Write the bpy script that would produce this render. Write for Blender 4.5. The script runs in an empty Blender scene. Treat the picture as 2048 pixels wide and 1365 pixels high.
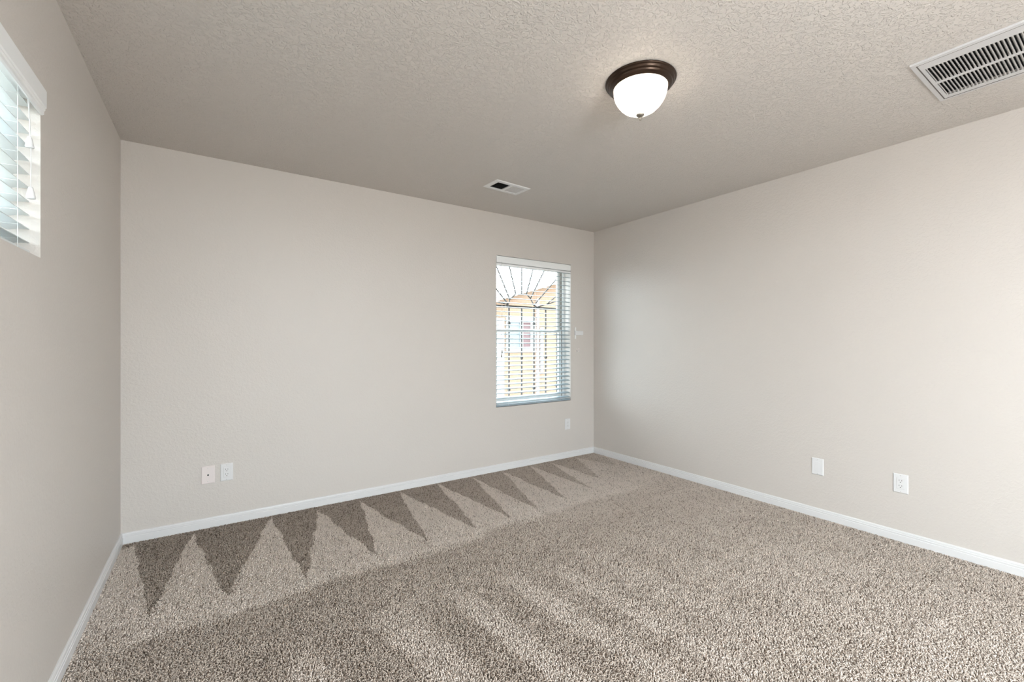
import bpy, math, random
import numpy as np
from mathutils import Vector, Matrix
random.seed(7); np.random.seed(7)
R = math.radians
C = bpy.context.scene.collection
SC = bpy.context.scene

# ---------------------------------------------------------------- camera
XL, XR, YB, YF, H = -0.468, 3.481, 3.515, -1.60, 2.44      # room: left, right, back, front, ceiling
cam = bpy.data.cameras.new('camera'); co = bpy.data.objects.new('camera', cam); C.objects.link(co)
co.location = (0, 0, 1.214); co.rotation_euler = (R(90), 0, R(-34.17))
cam.sensor_width = 36; cam.lens = 877 / 2048 * 36; cam.shift_y = 3.5 / 2048
cam.clip_start = 0.02; cam.clip_end = 200
SC.camera = co

# ---------------------------------------------------------------- world, exposure
w = bpy.data.worlds.new('sky'); SC.world = w; w.use_nodes = True
bg = w.node_tree.nodes['Background']
bg.inputs[0].default_value = (0.86, 0.95, 1.0, 1); bg.inputs[1].default_value = 2.8
SC.view_settings.view_transform = 'Standard'; SC.view_settings.look = 'None'
SC.view_settings.gamma = 1; SC.view_settings.use_curve_mapping = False
SC.view_settings.exposure = 2.03
SC.cycles.use_denoising = True
SC.cycles.max_bounces = 12; SC.cycles.diffuse_bounces = 8; SC.cycles.transparent_max_bounces = 12
SC.cycles.sample_clamp_indirect = 6
SC.cycles.caustics_reflective = False; SC.cycles.caustics_refractive = False

def portal(name, loc, rot, sx, sy):
    l = bpy.data.lights.new(name, 'AREA'); l.shape = 'RECTANGLE'; l.size = sx; l.size_y = sy
    l.cycles.is_portal = True
    o = bpy.data.objects.new(name, l); C.objects.link(o); o.location = loc; o.rotation_euler = rot
portal('portal_back', (2.674, 3.70, 1.32), (R(-90), 0, 0), 0.94, 1.45)
portal('portal_left', (-0.66, 1.58, 1.77), (0, R(-90), 0), 0.6, 0.95)
portal('portal_front', (1.15, -1.80, 1.12), (R(90), 0, 0), 2.5, 2.1)

# ---------------------------------------------------------------- materials
def mat(name, col, rough=0.5, spec=0.5, metal=0.0):
    m = bpy.data.materials.new(name); m.use_nodes = True
    b = m.node_tree.nodes['Principled BSDF']
    b.inputs['Base Color'].default_value = (*col, 1); b.inputs['Roughness'].default_value = rough
    b.inputs['Specular IOR Level'].default_value = spec; b.inputs['Metallic'].default_value = metal
    return m
def nd(m, t, **kw):
    n = m.node_tree.nodes.new(t)
    for k, v in kw.items(): setattr(n, k, v)
    return n
def lk(m, a, b): m.node_tree.links.new(a, b)
def bsdf(m): return m.node_tree.nodes['Principled BSDF']
def add_bump(m, scale, dist, strength=1.0, detail=3, lo=0.35, hi=0.65, warp=0.0, rough=0.5):
    tc = nd(m, 'ShaderNodeTexCoord'); no = nd(m, 'ShaderNodeTexNoise')
    no.inputs['Scale'].default_value = scale; no.inputs['Detail'].default_value = detail
    no.inputs['Distortion'].default_value = warp; no.inputs['Roughness'].default_value = rough
    mr = nd(m, 'ShaderNodeMapRange', interpolation_type='SMOOTHSTEP')
    mr.inputs['From Min'].default_value = lo; mr.inputs['From Max'].default_value = hi
    bp = nd(m, 'ShaderNodeBump'); bp.inputs['Distance'].default_value = dist; bp.inputs['Strength'].default_value = strength
    lk(m, tc.outputs['Object'], no.inputs['Vector']); lk(m, no.outputs['Fac'], mr.inputs['Value'])
    lk(m, mr.outputs['Result'], bp.inputs['Height']); lk(m, bp.outputs['Normal'], bsdf(m).inputs['Normal'])
    return bp

WALL = mat('wall_paint', (0.60, 0.566, 0.534), 0.5, 0.65); add_bump(WALL, 60, 0.0012, 0.35, 2, 0.42, 0.62, 0.6)
CEIL = mat('ceiling_paint', (0.61, 0.577, 0.546), 0.5, 0.4); add_bump(CEIL, 62, 0.0042, 0.62, 3, 0.47, 0.60, 1.0)
TRIM = mat('trim_paint', (0.70, 0.705, 0.715), 0.35)
PLASTIC = mat('white_plastic', (0.72, 0.725, 0.735), 0.3)
PLASTIC2 = mat('off_white_plastic', (0.76, 0.70, 0.69), 0.35)
DARK = mat('dark_slot', (0.02, 0.018, 0.016), 0.6)
SLOT = mat('grey_slot', (0.12, 0.11, 0.10), 0.6)
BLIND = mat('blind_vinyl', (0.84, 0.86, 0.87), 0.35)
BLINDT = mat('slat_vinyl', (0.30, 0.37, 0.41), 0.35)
VINYL = mat('window_vinyl', (0.80, 0.81, 0.80), 0.35)
TAUPE = mat('frame_shade_taupe', (0.24, 0.22, 0.19), 0.6)
CORD = mat('cord_fabric', (0.75, 0.76, 0.76), 0.8)
BROWN = mat('brown_tassel', (0.10, 0.07, 0.05), 0.5)
METALW = mat('white_enamel', (0.60, 0.60, 0.61), 0.4)
METALG = mat('grey_enamel', (0.62, 0.62, 0.62), 0.5)
DUCT = mat('duct_black', (0.012, 0.012, 0.012), 0.9)
BRONZE = mat('bronze', (0.045, 0.027, 0.018), 0.28, 0.5, 0.75)
NICKEL = mat('finial_metal', (0.30, 0.28, 0.25), 0.35, 0.5, 0.8)
IRON = mat('iron_bars', (0.05, 0.048, 0.047), 0.5, 0.4)
STUCCO = mat('stucco', (0.235, 0.155, 0.105), 0.9); add_bump(STUCCO, 30, 0.01, 0.5)
WHITEX = mat('exterior_white', (0.42, 0.41, 0.40), 0.6)
ROOF = mat('roof_edge', (0.55, 0.53, 0.52), 0.7)
PIPE = mat('pipe_grey', (0.45, 0.36, 0.34), 0.6)
XGLASS = mat('far_window_glass', (0.12, 0.15, 0.17), 0.3)
CURT = mat('far_red_curtain', (0.11, 0.065, 0.07), 0.8)
EARTH = mat('ground_gravel', (0.50, 0.44, 0.38), 0.95); add_bump(EARTH, 20, 0.02, 0.6)
GLASS = bpy.data.materials.new('window_glass'); GLASS.use_nodes = True
nt = GLASS.node_tree; nt.nodes.clear()
o_ = nt.nodes.new('ShaderNodeOutputMaterial'); mx = nt.nodes.new('ShaderNodeMixShader')
tr = nt.nodes.new('ShaderNodeBsdfTransparent'); gl = nt.nodes.new('ShaderNodeBsdfGlossy'); gl.inputs['Roughness'].default_value = 0.02
tr.inputs[0].default_value = (0.95, 0.97, 0.97, 1); mx.inputs[0].default_value = 0.06
nt.links.new(tr.outputs[0], mx.inputs[1]); nt.links.new(gl.outputs[0], mx.inputs[2]); nt.links.new(mx.outputs[0], o_.inputs[0])

# ---------------------------------------------------------------- mesh builder
class MB:
    def __init__(s): s.v = []; s.f = []; s.M = Matrix()
    def add(s, vs, fs):
        n = len(s.v); s.v += [tuple(s.M @ Vector(p)) for p in vs]; s.f += [tuple(i + n for i in f) for f in fs]; return s
    def box(s, x0, x1, y0, y1, z0, z1):
        return s.add([(x, y, z) for z in (z0, z1) for y in (y0, y1) for x in (x0, x1)],
                     [(0, 2, 3, 1), (4, 5, 7, 6), (0, 1, 5, 4), (2, 6, 7, 3), (0, 4, 6, 2), (1, 3, 7, 5)])
    def lathe(s, prof, c=(0, 0, 0), n=48, mod=None, axis='z'):
        k = len(prof); vs = []
        for i in range(n):
            a = 2 * math.pi * i / n
            for r, z in prof:
                rr = r * (mod(a, z) if mod else 1)
                p = (rr * math.cos(a), rr * math.sin(a), z)
                if axis == 'y': p = (p[0], p[2], p[1])
                if axis == 'x': p = (p[2], p[0], p[1])
                vs.append((c[0] + p[0], c[1] + p[1], c[2] + p[2]))
        return s.add(vs, [(i * k + j, ((i + 1) % n) * k + j, ((i + 1) % n) * k + j + 1, i * k + j + 1) for i in range(n) for j in range(k - 1)])
    def tube(s, pts, r, n=8):
        pts = [Vector(p) for p in pts]; vs = []; k = len(pts)
        for i, p in enumerate(pts):
            d = (pts[min(i + 1, k - 1)] - pts[max(i - 1, 0)]).normalized()
            u = d.orthogonal().normalized() if abs(d.z) > .99 else d.cross(Vector((0, 0, 1))).normalized()
            v = d.cross(u)
            rr = r[i] if isinstance(r, (list, tuple)) else r
            for j in range(n):
                a = 2 * math.pi * j / n; vs.append(p + u * rr * math.cos(a) + v * rr * math.sin(a))
        fs = [(i * n + j, i * n + (j + 1) % n, (i + 1) * n + (j + 1) % n, (i + 1) * n + j) for i in range(k - 1) for j in range(n)]
        fs += [tuple(range(n - 1, -1, -1)), tuple((k - 1) * n + j for j in range(n))]
        return s.add(vs, fs)
    def prism(s, poly, a0, a1, fn):      # poly: 2-D outline, extruded from a0 to a1; fn(u, v, a) -> xyz
        k = len(poly)
        vs = [fn(u, v, a0) for u, v in poly] + [fn(u, v, a1) for u, v in poly]
        return s.add(vs, [(i, (i + 1) % k, k + (i + 1) % k, k + i) for i in range(k)] + [tuple(range(k - 1, -1, -1)), tuple(range(k, 2 * k))])
    def build(s, name, m, parent=None, smooth=False, bevel=0, loc=None, rot=None):
        me = bpy.data.meshes.new(name); me.from_pydata(s.v, [], s.f); me.update()
        import bmesh
        bm = bmesh.new(); bm.from_mesh(me); bmesh.ops.recalc_face_normals(bm, faces=bm.faces)
        if bevel: bmesh.ops.bevel(bm, geom=[e for e in bm.edges if e.calc_face_angle(0) > 0.5], offset=bevel, segments=2, affect='EDGES', profile=0.6)
        bm.to_mesh(me); bm.free()
        if smooth:
            for p in me.polygons: p.use_smooth = True
        me.materials.append(m)
        o = bpy.data.objects.new(name, me); C.objects.link(o)
        if parent: o.parent = parent
        if loc: o.location = loc
        if rot: o.rotation_euler = rot
        return o
def tag(o, label=None, cat=None, group=None, kind=None):
    if label: o['label'] = label
    if cat: o['category'] = cat
    if group: o['group'] = group
    if kind: o['kind'] = kind
    return o
def empty(name, loc=(0, 0, 0), rot=(0, 0, 0), kind=None):
    o = bpy.data.objects.new(name, None); C.objects.link(o); o.location = loc; o.rotation_euler = rot
    o.empty_display_size = 0.05
    if kind: o['kind'] = kind
    return o

def slab(name, m, u0, u1, v0, v1, holes, fn, label):
    """plate from u0..u1, v0..v1 with rectangular holes; fn(u, v, d) with depth d 0 (room side) or 1 (outer side)"""
    us = sorted({u0, u1, *[h[0] for h in holes], *[h[1] for h in holes]}); vs_ = sorted({v0, v1, *[h[2] for h in holes], *[h[3] for h in holes]})
    def solid(i, j):
        if not (0 <= i < len(us) - 1 and 0 <= j < len(vs_) - 1): return False
        cu, cv = (us[i] + us[i + 1]) / 2, (vs_[j] + vs_[j + 1]) / 2
        return not any(h[0] < cu < h[1] and h[2] < cv < h[3] for h in holes)
    b = MB(); idx = {}
    def V(i, j, d):
        if (i, j, d) not in idx: idx[(i, j, d)] = len(b.v); b.v.append(tuple(fn(us[i], vs_[j], d)))
        return idx[(i, j, d)]
    for i in range(len(us) - 1):
        for j in range(len(vs_) - 1):
            if not solid(i, j): continue
            for d in (0, 1): b.f.append((V(i, j, d), V(i + 1, j, d), V(i + 1, j + 1, d), V(i, j + 1, d)))
            for di, dj, a, c in ((-1, 0, (0, 0), (0, 1)), (1, 0, (1, 0), (1, 1)), (0, -1, (0, 0), (1, 0)), (0, 1, (0, 1), (1, 1))):
                if not solid(i + di, j + dj):
                    b.f.append((V(i + a[0], j + a[1], 0), V(i + c[0], j + c[1], 0), V(i + c[0], j + c[1], 1), V(i + a[0], j + a[1], 1)))
    return tag(b.build(name, m), label, kind='structure')

# ---------------------------------------------------------------- room shell
T = 0.16
BW = (2.206, 3.142, 0.600, 2.046)           # back window opening  x0 x1 z0 z1
LW = (1.120, 2.042, 1.490, 2.046)           # left window opening  y0 y1 z0 z1
DW = (-0.10, 2.40, 0.06, 2.08)               # added patio door opening behind the camera, lets in fill light
SV = (1.775, 2.049, 2.820, 2.952)           # supply register hole
RV = (2.600, 2.975, -0.100, 0.590)          # return grille hole
slab('floor', mat('subfloor', (0.30, 0.25, 0.21), 0.95), XL - T, XR + T, YF - T, YB + T, [], lambda u, v, d: (u, v, -0.014 - 0.1 * d), 'floor under the beige carpet')
slab('ceiling', CEIL, XL - T, XR + T, YF - T, YB + T, [SV, RV], lambda u, v, d: (u, v, H + 0.12 * d), 'textured greige ceiling')
slab('wall_back', WALL, XL, XR, -0.1, H, [BW], lambda u, v, d: (u, YB + T * d, v), 'greige wall with the blind-covered window')
slab('wall_left', WALL, YF - T, YB + T, -0.1, H, [LW], lambda u, v, d: (XL - T * d, u, v), 'greige wall on the left with a high window')
slab('wall_right', WALL, YF - T, YB + T, -0.1, H, [], lambda u, v, d: (XR + T * d, u, v), 'plain greige wall on the right')
slab('wall_front', WALL, XL, XR, -0.1, H, [DW], lambda u, v, d: (u, YF - T * d, v), 'wall behind the viewpoint with added glazed patio door for fill light')

BBP = [(0, -0.012), (0.013, -0.012), (0.013, 0.034), (0.0105, 0.036), (0.0105, 0.039), (0.0115, 0.041), (0.0115, 0.046), (0.009, 0.048), (0.009, 0.051), (0.0095, 0.054), (0.008, 0.0595), (0.004, 0.062), (0, 0.062)]
def baseboard(name, fn, a0, a1, m0, m1):     # m0/m1: mitre signs
    b = MB(); k = len(BBP)
    vs = [fn(u, v, a0 + m0 * u) for u, v in BBP] + [fn(u, v, a1 + m1 * u) for u, v in BBP]
    b.add(vs, [(i, (i + 1) % k, k + (i + 1) % k, k + i) for i in range(k)] + [tuple(range(k)), tuple(range(k, 2 * k))])
    return tag(b.build(name, TRIM), kind='structure')
baseboard('baseboard_back', lambda u, v, a: (a, YB - u, v), XL, XR, 1, -1)
baseboard('baseboard_left', lambda u, v, a: (XL + u, a, v), YF, YB, 1, -1)
baseboard('baseboard_right', lambda u, v, a: (XR - u, a, v), YF, YB, 1, -1)

# ---------------------------------------------------------------- windows. local frame: x along wall, y outward, z up
def window(name, W, Hh, loc, rotz, label):
    w_ = empty(name, loc, (0, 0, rotz), 'structure'); w_['label'] = label
    y0, y1 = 0.100, 0.158
    b = MB(); fw = 0.030
    b.box(0, fw, y0, y1, 0, Hh).box(W - fw, W, y0, y1, 0, Hh).box(fw, W - fw, y0, y1, 0, fw).box(fw, W - fw, y0, y1, Hh - fw, Hh)
    f = b.build('window_frame', VINYL, w_)
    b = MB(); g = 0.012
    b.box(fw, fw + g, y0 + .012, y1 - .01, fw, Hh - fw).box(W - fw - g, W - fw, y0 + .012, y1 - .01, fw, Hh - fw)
    b.build('frame_shade_strip', TAUPE, f)  # dark strips paint in the shade on the frame's inner sides
    mid = 0.735 if Hh > 1 else Hh * .5
    def sash(nm, z0, z1, ya, yb):
        b = MB(); sw = 0.034; a, c = fw + g, W - fw - g
        b.box(a, a + sw, ya, yb, z0, z1).box(c - sw, c, ya, yb, z0, z1).box(a + sw, c - sw, ya, yb, z0, z0 + sw).box(a + sw, c - sw, ya, yb, z1 - sw, z1)
        s = b.build(nm, VINYL, w_, bevel=.002)
        MB().box(a + sw, c - sw, (ya + yb) / 2 - .001, (ya + yb) / 2 + .001, z0 + sw, z1 - sw).build('pane', GLASS, s)
        return s
    s = sash('lower_sash', fw, mid + .02, y0 + .006, y0 + .028)
    sash('upper_sash', mid - .012, Hh - fw, y0 + .030, y0 + .052)
    MB().box(W / 2 - .03, W / 2 + .03, y0 - .012, y0 + .006, mid - .005, mid + .012).build('sash_lock', VINYL, s, bevel=.002)
    return w_
window('window_1', BW[1] - BW[0], BW[3] - BW[2], (BW[0], YB, BW[2]), 0, 'single-hung vinyl window in the back wall')
window('window_2', LW[1] - LW[0], LW[3] - LW[2], (XL, LW[0], LW[2]), R(90), 'small high vinyl window in the left wall')

def blind(name, W, Hh, loc, rotz, label, tilt, cords, slatm, valp, ny=0.028):
    t = tag(empty(name, loc, (0, 0, rotz)), label, 'blind')
    g = 0.006
    # valance with stepped profile (v = depth into room negative y)
    pf = [(0.004, 0), (valp, 0), (valp + .003, -.006), (valp + .003, -.060), (valp, -.064), (valp, -.068), (valp - .003, -.072), (valp - .003, -.082), (valp - .008, -.086), (0.004, -.086)]
    top = Hh - 0.006
    MB().prism([(-u + 0.004, top + v) for u, v in pf], g * .4, W - g * .4, lambda u, v, a: (a, u, v)).build('valance', BLIND, t)
    MB().box(g, W - g, 0.008, 0.052, Hh - .050, Hh - .002).build('head_rail', BLIND, t)
    pitch = 0.0437; z = 0.042; b = MB(); n = 0
    while z < Hh - 0.075:
        pts = []
        for k in range(7):                    # slightly crowned slat
            q = -1 + 2 * k / 6; pts.append((q * 0.0248, 0.0022 * (1 - q * q)))
        prof = [(a, c + .0014) for a, c in pts] + [(a, c - .0014) for a, c in reversed(pts)]
        ct, st = math.cos(tilt), math.sin(tilt)
        prof = [(ny + a * ct - c * st, z + a * st + c * ct) for a, c in prof]
        b.prism(prof, g, W - g, lambda u, v, a: (a, u, v)); z += pitch; n += 1
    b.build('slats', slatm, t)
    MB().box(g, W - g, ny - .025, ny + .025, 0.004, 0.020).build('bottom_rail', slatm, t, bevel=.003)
    for x in cords:
        b = MB()
        for dy in (-0.0262, 0.0262): b.tube([(x, ny + dy, 0.012), (x, ny + dy, Hh - .05)], 0.0008, 6)
        z = .042
        while z < Hh - .075: b.tube([(x + .002, ny - .026, z - .003), (x + .002, ny + .026, z - .003)], .0006, 5); z += pitch
        b.build('ladder_cord', CORD, t)
    return t
def tassel(parent, x, y, ztop, z, m, r=.0075, h=.036):
    c = MB().tube([(x, y + .004, ztop), (x + .002, y, (ztop + z) / 2), (x, y, z + h * .8)], .0009, 6).build('pull_cord', CORD, parent, smooth=True)
    MB().lathe([(0.0005, z + h), (r * .45, z + h), (r * .55, z + h * .85), (r * .75, z + h * .55), (r, z + h * .15), (r * .97, z + .001), (r * .7, z), (0.0005, z)], (x, y, 0), 20).build('tassel', m, c, smooth=True)
Wb, Hb = BW[1] - BW[0], BW[3] - BW[2]
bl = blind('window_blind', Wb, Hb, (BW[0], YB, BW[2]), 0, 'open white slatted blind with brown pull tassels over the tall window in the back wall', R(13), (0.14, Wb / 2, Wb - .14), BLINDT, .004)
tassel(bl, .058, -.012, Hb - .06, .512, BROWN, .006, .034); tassel(bl, .051, -.014, Hb - .06, .478, BROWN, .006, .034)
Wl, Hl = LW[1] - LW[0], LW[3] - LW[2]
bl2 = blind('window_blind', Wl, Hl, (XL, LW[0], LW[2]), R(90), 'white slatted blind with bell shaped pull tassels at the high window on the left', R(-8), (0.12, Wl - .115), mat('small_blind_vinyl', (0.66, 0.70, 0.71), .35), .016, .048)
tassel(bl2, Wl - .118, -.004, Hl - .09, .316, PLASTIC, .0100, .034); tassel(bl2, Wl - .116, -.006, Hl - .09, .162, PLASTIC, .0108, .036)

# added patio door behind the camera, put there to brighten the room
d = empty('fill_door', (DW[0], YF, DW[2]), (0, 0, 0), 'structure'); d['label'] = 'glazed white patio door added behind the viewpoint to let in fill light'
w_, h_ = DW[1] - DW[0], DW[3] - DW[2]
MB().box(0, .05, -.14, -.02, 0, h_).box(w_ - .05, w_, -.14, -.02, 0, h_).box(.05, w_ - .05, -.14, -.02, 0, .03).box(.05, w_ - .05, -.14, -.02, h_ - .05, h_).build('door_frame', VINYL, d)
for a, c, y in ((.05, w_ / 2 + .03, -.06), (w_ / 2 - .03, w_ - .05, -.10)):
    s = MB().box(a, a + .06, y - .02, y + .02, .03, h_ - .05).box(c - .06, c, y - .02, y + .02, .03, h_ - .05).box(a + .06, c - .06, y - .02, y + .02, .03, .11).box(a + .06, c - .06, y - .02, y + .02, h_ - .11, h_ - .05).build('door_panel', VINYL, d)
    MB().box(a + .06, c - .06, y - .003, y + .003, .11, h_ - .11).build('pane', GLASS, s)

# ---------------------------------------------------------------- wall plates. local: x along wall, y into room negative, z up, origin at plate centre on wall
def plate(name, loc, rotz, label, cat, kind, m=PLASTIC, w=.072, h=.115):
    t = tag(empty(name, loc, (0, 0, rotz)), label, cat)
    k = .004
    MB().add([(-w / 2, 0, -h / 2), (w / 2, 0, -h / 2), (w / 2, 0, h / 2), (-w / 2, 0, h / 2),
              (-w / 2, -.003, -h / 2), (w / 2, -.003, -h / 2), (w / 2, -.003, h / 2), (-w / 2, -.003, h / 2),
              (-w / 2 + k, -.0065, -h / 2 + k), (w / 2 - k, -.0065, -h / 2 + k), (w / 2 - k, -.0065, h / 2 - k), (-w / 2 + k, -.0065, h / 2 - k)],
             [(0, 1, 5, 4), (1, 2, 6, 5), (2, 3, 7, 6), (3, 0, 4, 7), (4, 5, 9, 8), (5, 6, 10, 9), (6, 7, 11, 10), (7, 4, 8, 11), (8, 9, 10, 11), (0, 3, 2, 1)]).build('face_plate', m, t)
    for z in (-.0485, .0485) if kind != 'coax' else (-.042, .042):
        MB().lathe([(.0002, -.0078), (.0026, -.0076), (.0034, -.006)], (0, 0, z), 14, axis='y').build('screw', METALG, t, smooth=True)
    if kind == 'outlet':
        rc = MB().box(-.0175, .0175, -.0085, -.005, -.0335, .0335).build('receptacle', m, t, bevel=.0012)
        b = MB().box(-.0186, .0186, -.0068, -.0060, -.0346, .0346); b.build('gap_line', METALG, rc)
        for zc in (.016, -.016):
            for x, hh in ((-.0064, .0045), (.0064, .0038)): MB().box(x - .0011, x + .0011, -.0090, -.0080, zc + .004 - hh, zc + .004 + hh).build('slot', SLOT, rc)
            MB().lathe([(.0002, -.0090), (.0027, -.0090), (.0027, -.0078)], (0, 0, zc - .0075), 14, axis='y').build('slot', SLOT, rc)
    if kind == 'coax':
        MB().lathe([(.0002, -.0066), (.0066, -.0068), (.0066, -.006)], (0, 0, 0), 24, axis='y').build('jack_rim', METALG, t)
        MB().lathe([(.0002, -.0072), (.0050, -.0072), (.0050, -.0064)], (0, 0, 0), 20, axis='y').build('jack_hole', DARK, t)
    if kind == 'blank':
        MB().box(-.0168, .0168, -.0076, -.0055, -.0335, .0335).build('blank_insert', m, t, bevel=.0009)
    return t
plate('wall_plate', (-.034, YB, .343), 0, 'pinkish white cable plate with one dark hole, left of an outlet on back wall', 'wall plate', 'coax', PLASTIC2, .074)
plate('wall_outlet', (.069, YB, .346), 0, 'white double outlet right beside the cable plate, low on the back wall', 'outlet', 'outlet')
plate('wall_outlet', (3.096, YB, .353), 0, 'small white outlet under the right end of the tall window, near the corner', 'outlet', 'outlet')
plate('wall_plate', (XR, 1.332, .351), R(-90), 'plain white blank cover plate low on the right wall', 'wall plate', 'blank')
plate('wall_outlet', (XR, .885, .351), R(-90), 'white double outlet low on the right wall, nearest the right edge', 'outlet', 'outlet')

# bracket and two hooks beside the window
t = tag(empty('wall_bracket', (3.204, YB, 1.318)), 'small white plastic bracket on the back wall between the tall window and the corner', 'bracket')
MB().box(-.010, .010, -.008, 0, -.060, .062).build('mounting_strip', VINYL, t, bevel=.002)
MB().box(-.016, .016, -.026, -.006, -.022, .024).build('clip', PLASTIC, t, bevel=.003)
MB().box(.016, .100, -.022, 0, -.022, .022).build('arm', PLASTIC, t, bevel=.003)
for i, (x, lb) in enumerate(((3.226, 'tiny white wall hook under the bracket, the one nearer the window'), (3.256, 'tiny white wall hook under the bracket, the one nearer the corner'))):
    t = tag(empty('wall_hook', (x, YB, 1.133)), lb, 'hook', 'tiny hooks under the white bracket')
    MB().box(-.006, .006, -.003, 0, -.016, .022 if i else .016).build('hook_plate', PLASTIC2, t, bevel=.001)
    MB().tube([(0, -.003, .006), (0, -.012, .0), (0, -.016, -.010), (0, -.013, -.018), (0, -.018, -.020)], .0024, 8).build('hook_arm', METALG, t, smooth=True)

# ---------------------------------------------------------------- ceiling light
SHADE = bpy.data.materials.new('frosted_shade'); SHADE.use_nodes = True
nt = SHADE.node_tree; b_ = nt.nodes['Principled BSDF']
b_.inputs['Base Color'].default_value = (.86, .86, .84, 1); b_.inputs['Roughness'].default_value = .25
b_.inputs['Emission Color'].default_value = (1, .965, .91, 1); b_.inputs['Emission Strength'].default_value = 0.03
tl = nt.nodes.new('ShaderNodeBsdfTranslucent'); tl.inputs[0].default_value = (.9, .88, .85, 1)
mx = nt.nodes.new('ShaderNodeMixShader'); mx.inputs[0].default_value = .45
nt.links.new(b_.outputs[0], mx.inputs[1]); nt.links.new(tl.outputs[0], mx.inputs[2]); nt.links.new(mx.outputs[0], nt.nodes['Material Output'].inputs[0])
LX, LY = 1.653, 1.364
t = tag(empty('ceiling_light', (LX, LY, H)), 'round flush ceiling light with stepped dark bronze ring and lit frosted glass bowl', 'ceiling light')
MB().lathe([(.01, -.0005), (.160, -.0005), (.1605, -.004), (.158, -.008), (.153, -.009), (.152, -.013), (.1505, -.018), (.145, -.021), (.143, -.022), (.1425, -.026), (.140, -.030), (.134, -.033), (.129, -.034), (.127, -.037), (.123, -.037), (.121, -.029)], n=96).build('canopy_ring', BRONZE, t, smooth=True)
flute = lambda a, z: 1 + (.006 * (abs(math.sin(a * 8)) - .6) if z < -.040 else 0)
gs = [(.1210, -.030), (.1215, -.044), (.1190, -.062), (.1130, -.080), (.1040, -.097), (.0910, -.114), (.0740, -.130), (.0520, -.143), (.0300, -.152), (.0120, -.157), (.005, -.158)]
MB().lathe(gs + [(r * .975, z + .004) for r, z in reversed(gs[:-1])], n=192, mod=flute).build('glass_shade', SHADE, t, smooth=True)
MB().lathe([(.0003, -.152), (.018, -.154), (.019, -.158), (.016, -.162), (.008, -.167), (.0035, -.169), (.0030, -.172), (.0055, -.175), (.0060, -.178), (.0040, -.1815), (.0003, -.183)], n=32).build('finial', NICKEL, t, smooth=True)
for sx in (-1, 1):
    l = bpy.data.lights.new('bulb_light', 'POINT'); l.energy = 1.7; l.color = (1, .93, .84); l.shadow_soft_size = .028
    lo = bpy.data.objects.new('bulb_light', l); C.objects.link(lo); lo.parent = t; lo.location = (.055 * sx, -.02 * sx, -.085)

# added fill light, an invented fixture on the ceiling behind the viewpoint
t = tag(empty('ceiling_light', (1.2, -1.2, H)), 'wide flat white ceiling panel added behind the viewpoint as fill light', 'ceiling light')
MB().box(-.62, .62, -.17, .17, -.055, 0).build('housing', METALW, t, bevel=.006)
LENS = mat('fill_lens', (.9, .9, .88), .4); bsdf(LENS).inputs['Emission Color'].default_value = (.94, .97, 1, 1); bsdf(LENS).inputs['Emission Strength'].default_value = 8
MB().box(-.58, .58, -.14, .14, -.064, -.056).build('lens', LENS, t)

GLOBE = mat('fill_globe', (.9, .9, .88), .4); bsdf(GLOBE).inputs['Emission Color'].default_value = (.95, .97, 1, 1); bsdf(GLOBE).inputs['Emission Strength'].default_value = 17  # added globe light out of view, brightens the room and back wall
t = tag(empty('fill_pendant', (1.0, -.9, H)), 'white glowing globe added behind the viewpoint as fill light', 'fill light')
MB().lathe([(.001, -.001), (.06, -.001), (.058, -.02), (.001, -.025)], n=32).build('canopy', METALW, t, smooth=True)
MB().tube([(0, 0, -.02), (0, 0, -.60)], .003).build('cord', CORD, t)
MB().lathe([(.03, -.60), (.03, -.66)] ).build('socket', METALW, t, smooth=True)
MB().lathe([(.20 * math.sin(q * math.pi / 24) + .0005, -.845 + .20 * math.cos(q * math.pi / 24)) for q in range(25)], n=40).build('globe', GLOBE, t, smooth=True)

# ---------------------------------------------------------------- ceiling supply register (two-way louvres)
t = tag(empty('ceiling_vent', (1.912, 2.886, H), (0, 0, R(3.5))), 'small white two-bank register on the ceiling near the back wall', 'vent')
b = MB(); a, c = .165, .096; ia, ic = .131, .062
def ring(b, a, c, a2, c2, z0, z1):
    b.add([(-a, -c, z0), (a, -c, z0), (a, c, z0), (-a, c, z0), (-a2, -c2, z1), (a2, -c2, z1), (a2, c2, z1), (-a2, c2, z1)], [(0, 1, 5, 4), (1, 2, 6, 5), (2, 3, 7, 6), (3, 0, 4, 7)])
ring(b, a, c, a - .006, c - .006, 0, -.005); ring(b, a - .006, c - .006, ia, ic, -.005, -.006); ring(b, ia, ic, ia, ic, -.006, .002)
b.box(-.010, .010, -ic, ic, -.0058, .004)
VENT = mat('register_enamel', (0.78, 0.78, 0.78), 0.4)
fr = b.build('frame', VENT, t)
for sgn, x0, x1 in ((1, -ia, -.010), (-1, .010, ia)):
    b = MB(); n = 13; p = (x1 - x0) / n
    for i in range(n):
        xc = x0 + p * (i + .5)
        # thin blades leaning one way in each bank
        dx = (.0062 if sgn > 0 else -.0046)
        b.add([(xc - dx, -ic, -.004), (xc + dx, -ic, .0042), (xc + dx, ic, .0042), (xc - dx, ic, -.004),
               (xc - dx + .0005, -ic, -.004), (xc + dx + .0005, -ic, .0042), (xc + dx + .0005, ic, .0042), (xc - dx + .0005, ic, -.004)],
              [(0, 1, 2, 3), (4, 7, 6, 5), (0, 4, 5, 1), (3, 2, 6, 7), (0, 3, 7, 4), (1, 5, 6, 2)])
    b.build('louvre_bank', METALG if sgn < 0 else SLOT, t)  # left bank blades coloured dark to stand for the shade between them
b = MB(); b.add([(x, y, z) for z in (-.0035, .16) for y in (-.0625, .0625) for x in (-.1315, .1315)], [(4, 5, 7, 6), (0, 1, 5, 4), (2, 6, 7, 3), (0, 4, 6, 2), (1, 3, 7, 5)])
b.build('duct', DUCT, t)

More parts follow.
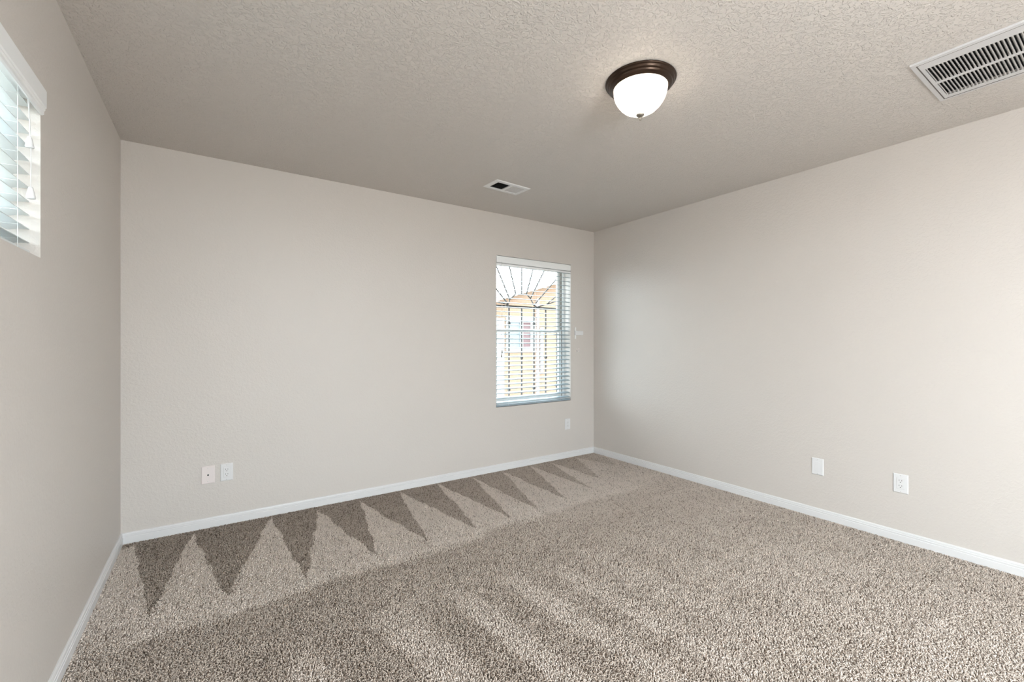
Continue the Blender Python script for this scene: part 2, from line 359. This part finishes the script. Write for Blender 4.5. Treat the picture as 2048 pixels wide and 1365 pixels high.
# ---------------------------------------------------------------- large return grille
X0, X1, Y0, Y1 = 2.542, 3.032, -.145, .617
t = tag(empty('return_grille', ((X0 + X1) / 2, (Y0 + Y1) / 2, H)), 'large white return air grille on the ceiling at the upper right', 'vent')
a, c = (X1 - X0) / 2, (Y1 - Y0) / 2
b = MB(); ring(b, a, c, a, c, 0, -.008); ring(b, a, c, a - .017, c - .017, -.008, -.0094); 
b.build('outer_frame', METALW, t)
b = MB()
for q in ((-1, 1), (1, 1)): b.box(min(q[0] * (a - .017), q[0] * (a - .0205)), max(q[0] * (a - .017), q[0] * (a - .0205)), -c + .017, c - .017, -.0092, -.006)
for q in (-1, 1): b.box(-a + .017, a - .017, min(q * (c - .017), q * (c - .0205)), max(q * (c - .017), q * (c - .0205)), -.0092, -.006)
b.build('seam', SLOT, t)
b = MB(); a3, c3 = a - .021, c - .021
XA0, XA1, XB0, XB1 = 2.619, 2.791, 2.812, 2.982; YS0, YS1 = -.110, .583
ox, oy = (X0 + X1) / 2, (Y0 + Y1) / 2
for (x0, x1, y0, y1) in ((-a3, XA0 - ox, -c3, c3), (XB1 - ox, a3, -c3, c3), (XA0 - ox, XB1 - ox, YS1 - oy, c3), (XA0 - ox, XB1 - ox, -c3, YS0 - oy), (XA1 - ox, XB0 - ox, YS0 - oy, YS1 - oy)):
    b.box(x0, x1, y0, y1, -.0085, -.0065)
b.build('face_panel', METALW, t)
for x0, x1 in ((XA0 - ox, XA1 - ox), (XB0 - ox, XB1 - ox)):
    b = MB(); y = YS0 - oy; p = .0127
    while y < YS1 - oy - p * .5:
        m_ = []                               # curved blade, ends curling back to the face
        for s_ in range(9):
            q = s_ / 8; xx = x0 + (x1 - x0) * q
            e = min(1, min(q, 1 - q) / .05)
            m_.append((xx, e))
        P = []
        for xx, e in m_:
            for k in range(4):
                r_ = k / 3
                P.append((xx, y + .0105 * r_ ** .8 * (1 if e else .9), -.0075 + .0105 * r_ * r_ * (.25 + .75 * e)))
        F = [(i * 4 + j, i * 4 + j + 1, i * 4 + j + 5, i * 4 + j + 4) for i in range(8) for j in range(3)]
        b.add(P, F); y += p
    b.build('louvre_bank', METALG, t)
b = MB(); b.add([(x, y, z) for z in (.001, .3) for y in (RV[2] - oy + .002, RV[3] - oy - .002) for x in (RV[0] - ox + .002, RV[1] - ox - .002)], [(4, 5, 7, 6), (0, 1, 5, 4), (2, 6, 7, 3), (0, 4, 6, 2), (1, 3, 7, 5)])
b.build('duct', DUCT, t)

# ---------------------------------------------------------------- window grille outside
YG = 3.745; zc = 1.585
t = tag(empty('window_grille', (2.664, YG, .5)), 'dark iron security grille with sunburst top, outside the tall window', 'security grille')
def gl_(x, z): return (x - 2.664, 0, z - .5)
for i in range(-3, 4):
    x = 2.664 + .1605 * i
    top = 2.18 if abs(i) == 3 else zc
    bar = MB().box(x - 2.664 - .006, x - 2.664 + .006, -.006, .006, .0, top - .5).build('vertical_bar', IRON, t)
    for z in ((1.057, 1.75) if (i % 2) == 0 else (.731, 1.415)):
        if z < top: MB().box(x - 2.664 - .013, x - 2.664 + .013, -.013, .013, z - .5 - .011, z - .5 + .011).build('collar', IRON, bar, bevel=.005)
for z in (.56, zc, 2.16): MB().box(-.55, .55, -.013, .013, z - .5 - .013, z - .5 + .013).build('horizontal_bar', IRON, t)
# scalloped inner arch
arch = [(-.50, .10), (-.33, .045), (-.165, .02), (-.150, .075), (-.075, .135), (.062, .140), (.115, .100), (.160, .030), (.200, .012), (.33, .045), (.50, .10)]
MB().tube([(x, 0, zc - .5 + z) for x, z in arch], .0065, 6).build('arch_bar', IRON, t)
rays = [(-.075, .135, -.20, .575), (0, .138, 0, .575), (.062, .14, .20, .575), (.115, .10, .40, .575), (-.150, .075, -.40, .575), (-.165, .02, -.54, .40), (.16, .03, .54, .40), (-.33, .045, -.55, .2), (.33, .045, .55, .2)]
for x0, z0, x1, z1 in rays: MB().tube([(x0, 0, zc - .5 + z0), (x1, 0, zc - .5 + z1)], .0065, 6).build('ray_bar', IRON, t)
for s in (-1, 1):
    for z in (.3, 1.5): MB().box(s * .53 - .012, s * .53 + .012, -.075, .012, z, z + .03).build('mounting_bracket', IRON, t)

# ---------------------------------------------------------------- neighbouring house and ground
MB().box(-30, 40, -40, 60, -.6, -.5).build('ground', EARTH)
tag(bpy.data.objects['ground'], 'gravel ground outside', kind='structure')
t = tag(empty('neighbour_house', (8, 11, -.5)), 'orange stucco house with white framed window, seen through the blind', 'house')
def hp(x, z, y): return (x - 8, y, z + .5)
b = MB(); poly = [(4.5, -.5), (14, -.5), (14, 4.1), (12.2, 4.05), (4.5, 1.75)]
b.prism(poly, 0, 5, lambda u, v, a: hp(u, v, a)).build('wall', STUCCO, t)
MB().prism([(4.2, 1.66), (12.2, 4.05), (12.2, 4.25), (4.2, 1.86)], -.35, 5.2, lambda u, v, a: hp(u, v, a)).build('roof_edge', ROOF, t)
def hbox(x0, x1, z0, z1, y0, y1, nm, m, par=t): return MB().box(x0 - 8, x1 - 8, y0, y1, z0 + .5, z1 + .5).build(nm, m, par)
b = MB()
for q in ((7.24, 7.32, .96, 2.0), (8.14, 8.32, .96, 2.0), (7.32, 8.14, .96, 1.06), (7.32, 8.14, 1.84, 2.0), (7.75, 7.84, 1.06, 1.84)): b.box(q[0] - 8, q[1] - 8, -.06, .0, q[2] + .5, q[3] + .5)
wf = b.build('window_frame', WHITEX, t)
hbox(7.32, 7.75, 1.06, 1.84, -.02, .0, 'pane', XGLASS, wf)
hbox(7.84, 8.14, 1.06, 1.84, -.02, .0, 'pane', CURT, wf)
hbox(5.6, 7.14, -.5, 1.95, -.08, 0, 'door_panel', WHITEX)
hbox(8.52, 8.60, .3, 1.7, -.1, -.02, 'downspout', WHITEX); hbox(8.37, 8.45, -.4, 2.6, -.08, 0, 'wall_pipe', PIPE)

# ---------------------------------------------------------------- carpet
CARPET = mat('carpet_fibre', (.5, .45, .4), .95, .03)
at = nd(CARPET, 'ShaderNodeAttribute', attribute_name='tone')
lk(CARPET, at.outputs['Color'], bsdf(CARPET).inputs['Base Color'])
bsdf(CARPET).inputs['Sheen Weight'].default_value = .04

LA = [(-.78, 3.45), (-.45, 3.45), (-.113, 3.40), (.326, 3.47), (.626, 3.42), (.929, 3.44), (1.247, 3.46), (1.59, 3.49), (1.928, 3.48), (2.259, 3.51), (2.578, 3.50), (2.821, 3.48), (3.164, 3.48), (3.5, 3.5)]
DA = [(-.60, 2.3), (-.238, 2.50), (.047, 2.50), (.389, 2.44), (.766, 2.49), (1.081, 2.48), (1.427, 2.46), (1.702, 2.50), (1.944, 2.52), (2.243, 2.56), (2.49, 2.60), (2.75, 2.75), (3.1, 2.9), (3.5, 3.0)]
def smooth(e0, e1, x): q = np.clip((x - e0) / (e1 - e0), 0, 1); return q * q * (3 - 2 * q)
def fnoise(x, y, s, seed):
    rs = np.random.RandomState(seed); g = rs.rand(128, 128)
    u = x * s + 400.3; v = y * s + 400.7; i = np.floor(u).astype(int); j = np.floor(v).astype(int); fu = u - i; fv = v - j
    fu = fu * fu * (3 - 2 * fu); fv = fv * fv * (3 - 2 * fv)
    G = lambda a, b: g[a % 128, b % 128]
    return (G(i, j) * (1 - fu) + G(i + 1, j) * fu) * (1 - fv) + (G(i, j + 1) * (1 - fu) + G(i + 1, j + 1) * fu) * fv
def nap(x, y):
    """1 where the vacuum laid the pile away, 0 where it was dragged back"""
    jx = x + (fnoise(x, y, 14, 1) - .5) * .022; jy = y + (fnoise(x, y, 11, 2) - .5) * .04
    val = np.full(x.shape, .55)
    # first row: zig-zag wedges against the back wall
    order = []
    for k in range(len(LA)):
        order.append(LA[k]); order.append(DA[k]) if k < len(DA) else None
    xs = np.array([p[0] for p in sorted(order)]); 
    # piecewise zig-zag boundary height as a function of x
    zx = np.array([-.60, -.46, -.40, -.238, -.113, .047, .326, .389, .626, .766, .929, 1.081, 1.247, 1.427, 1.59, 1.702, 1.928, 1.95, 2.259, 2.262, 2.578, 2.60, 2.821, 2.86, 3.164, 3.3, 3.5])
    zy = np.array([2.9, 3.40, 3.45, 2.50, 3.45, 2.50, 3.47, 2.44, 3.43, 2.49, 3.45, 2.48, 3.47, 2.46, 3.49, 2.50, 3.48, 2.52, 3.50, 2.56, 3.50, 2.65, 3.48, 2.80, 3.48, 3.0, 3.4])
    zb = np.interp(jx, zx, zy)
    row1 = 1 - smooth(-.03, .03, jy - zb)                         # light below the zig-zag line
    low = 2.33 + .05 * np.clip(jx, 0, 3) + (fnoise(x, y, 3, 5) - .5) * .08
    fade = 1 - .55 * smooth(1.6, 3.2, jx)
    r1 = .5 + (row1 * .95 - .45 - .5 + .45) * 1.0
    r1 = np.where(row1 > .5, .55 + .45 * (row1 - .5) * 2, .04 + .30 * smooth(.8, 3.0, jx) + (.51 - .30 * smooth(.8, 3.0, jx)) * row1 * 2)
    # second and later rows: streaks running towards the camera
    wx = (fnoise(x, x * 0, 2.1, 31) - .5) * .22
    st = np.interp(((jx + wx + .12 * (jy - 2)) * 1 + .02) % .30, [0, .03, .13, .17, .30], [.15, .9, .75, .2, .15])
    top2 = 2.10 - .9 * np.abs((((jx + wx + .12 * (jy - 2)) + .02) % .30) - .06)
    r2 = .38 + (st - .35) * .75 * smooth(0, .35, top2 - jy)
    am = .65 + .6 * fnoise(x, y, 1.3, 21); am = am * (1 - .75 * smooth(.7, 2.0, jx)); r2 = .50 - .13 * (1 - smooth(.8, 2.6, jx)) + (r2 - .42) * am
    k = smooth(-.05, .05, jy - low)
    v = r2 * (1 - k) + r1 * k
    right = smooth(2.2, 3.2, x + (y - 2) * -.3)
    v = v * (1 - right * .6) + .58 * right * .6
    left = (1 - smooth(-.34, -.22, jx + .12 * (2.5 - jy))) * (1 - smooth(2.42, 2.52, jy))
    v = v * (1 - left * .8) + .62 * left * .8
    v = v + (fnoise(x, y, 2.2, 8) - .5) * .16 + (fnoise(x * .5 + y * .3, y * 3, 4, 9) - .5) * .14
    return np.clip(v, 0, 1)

def carpet():
    sp = 0.0064
    xs = np.arange(XL + .006, XR - .004, sp); ys = np.arange(-.5, YB - .004, sp * .9)
    X, Y = np.meshgrid(xs, ys); X = X + (np.arange(len(ys)) % 2)[:, None] * sp * .5
    X = X.ravel(); Y = Y.ravel()
    keep = (X * .562 + Y * .827 > .95) & (X < XR - .004); X = X[keep]; Y = Y[keep]
    N = len(X); rs = np.random.RandomState(3)
    X += (rs.rand(N) - .5) * sp * .9; Y += (rs.rand(N) - .5) * sp * .9
    X = np.clip(X, XL + .015, XR - .015); Y = np.minimum(Y, YB - .015)
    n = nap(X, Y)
    az = rs.rand(N) * 2 * np.pi
    lean = .0045 + .005 * rs.rand(N)
    # bulk direction of the pile: away from the viewer in the light bands, towards in the dark ones
    bx = np.cos(az) * lean; by = np.sin(az) * lean + (n - .45) * .014
    hgt = .0095 + .004 * rs.rand(N) + .001 * n
    r0 = .0024 + .0009 * rs.rand(N)
    tw = rs.rand(N) * 2 * np.pi
    V = np.zeros((N, 7, 3), np.float32)
    for k in range(3):
        a = tw + k * 2 * np.pi / 3
        V[:, k, 0] = X + np.cos(a) * r0 * .8; V[:, k, 1] = Y + np.sin(a) * r0 * .8; V[:, k, 2] = -.012
        a2 = a + .9
        V[:, 3 + k, 0] = X + bx * .45 + np.cos(a2) * r0; V[:, 3 + k, 1] = Y + by * .45 + np.sin(a2) * r0; V[:, 3 + k, 2] = -.012 + hgt * .72 + np.sin(a2) * 0
    V[:, 6, 0] = X + bx * 1.25; V[:, 6, 1] = Y + by * 1.25; V[:, 6, 2] = -.012 + hgt
    V[:, :, 0] = np.clip(V[:, :, 0], XL + .002, XR - .002); V[:, :, 1] = np.minimum(V[:, :, 1], YB - .002)
    tri = []
    for k in range(3):
        j = (k + 1) % 3
        tri += [(k, j, 3 + j), (k, 3 + j, 3 + k), (3 + k, 3 + j, 6)]
    tri = np.array(tri, np.int32); F = (np.arange(N, dtype=np.int32)[:, None, None] * 7 + tri[None]).reshape(-1)
    me = bpy.data.meshes.new('carpet_pile'); nv = N * 7; nf = N * 9
    me.vertices.add(nv); me.vertices.foreach_set('co', V.reshape(-1))
    me.loops.add(nf * 3); me.loops.foreach_set('vertex_index', F)
    me.polygons.add(nf); me.polygons.foreach_set('loop_start', np.arange(0, nf * 3, 3, dtype=np.int32))
    me.polygons.foreach_set('use_smooth', np.ones(nf, bool))
    me.update(calc_edges=True)
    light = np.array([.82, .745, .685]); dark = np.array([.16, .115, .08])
    q = rs.rand(N); q = np.where(q < .09 + .19 * (1 - n), .15 + rs.rand(N) * .35, .80 + .20 * rs.rand(N))  # more dark tufts where nap is low, standing in for shaded gaps
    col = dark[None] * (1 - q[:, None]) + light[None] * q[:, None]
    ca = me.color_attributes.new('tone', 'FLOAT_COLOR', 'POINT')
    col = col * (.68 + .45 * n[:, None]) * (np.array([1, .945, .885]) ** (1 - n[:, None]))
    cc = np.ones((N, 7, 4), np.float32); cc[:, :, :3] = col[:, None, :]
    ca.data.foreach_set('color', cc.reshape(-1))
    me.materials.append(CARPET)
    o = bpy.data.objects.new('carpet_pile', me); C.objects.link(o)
    tag(o, 'beige frieze carpet pile with wedge shaped vacuum tracks along the back wall', 'carpet', kind='stuff')
    print('tufts', N)
carpet()
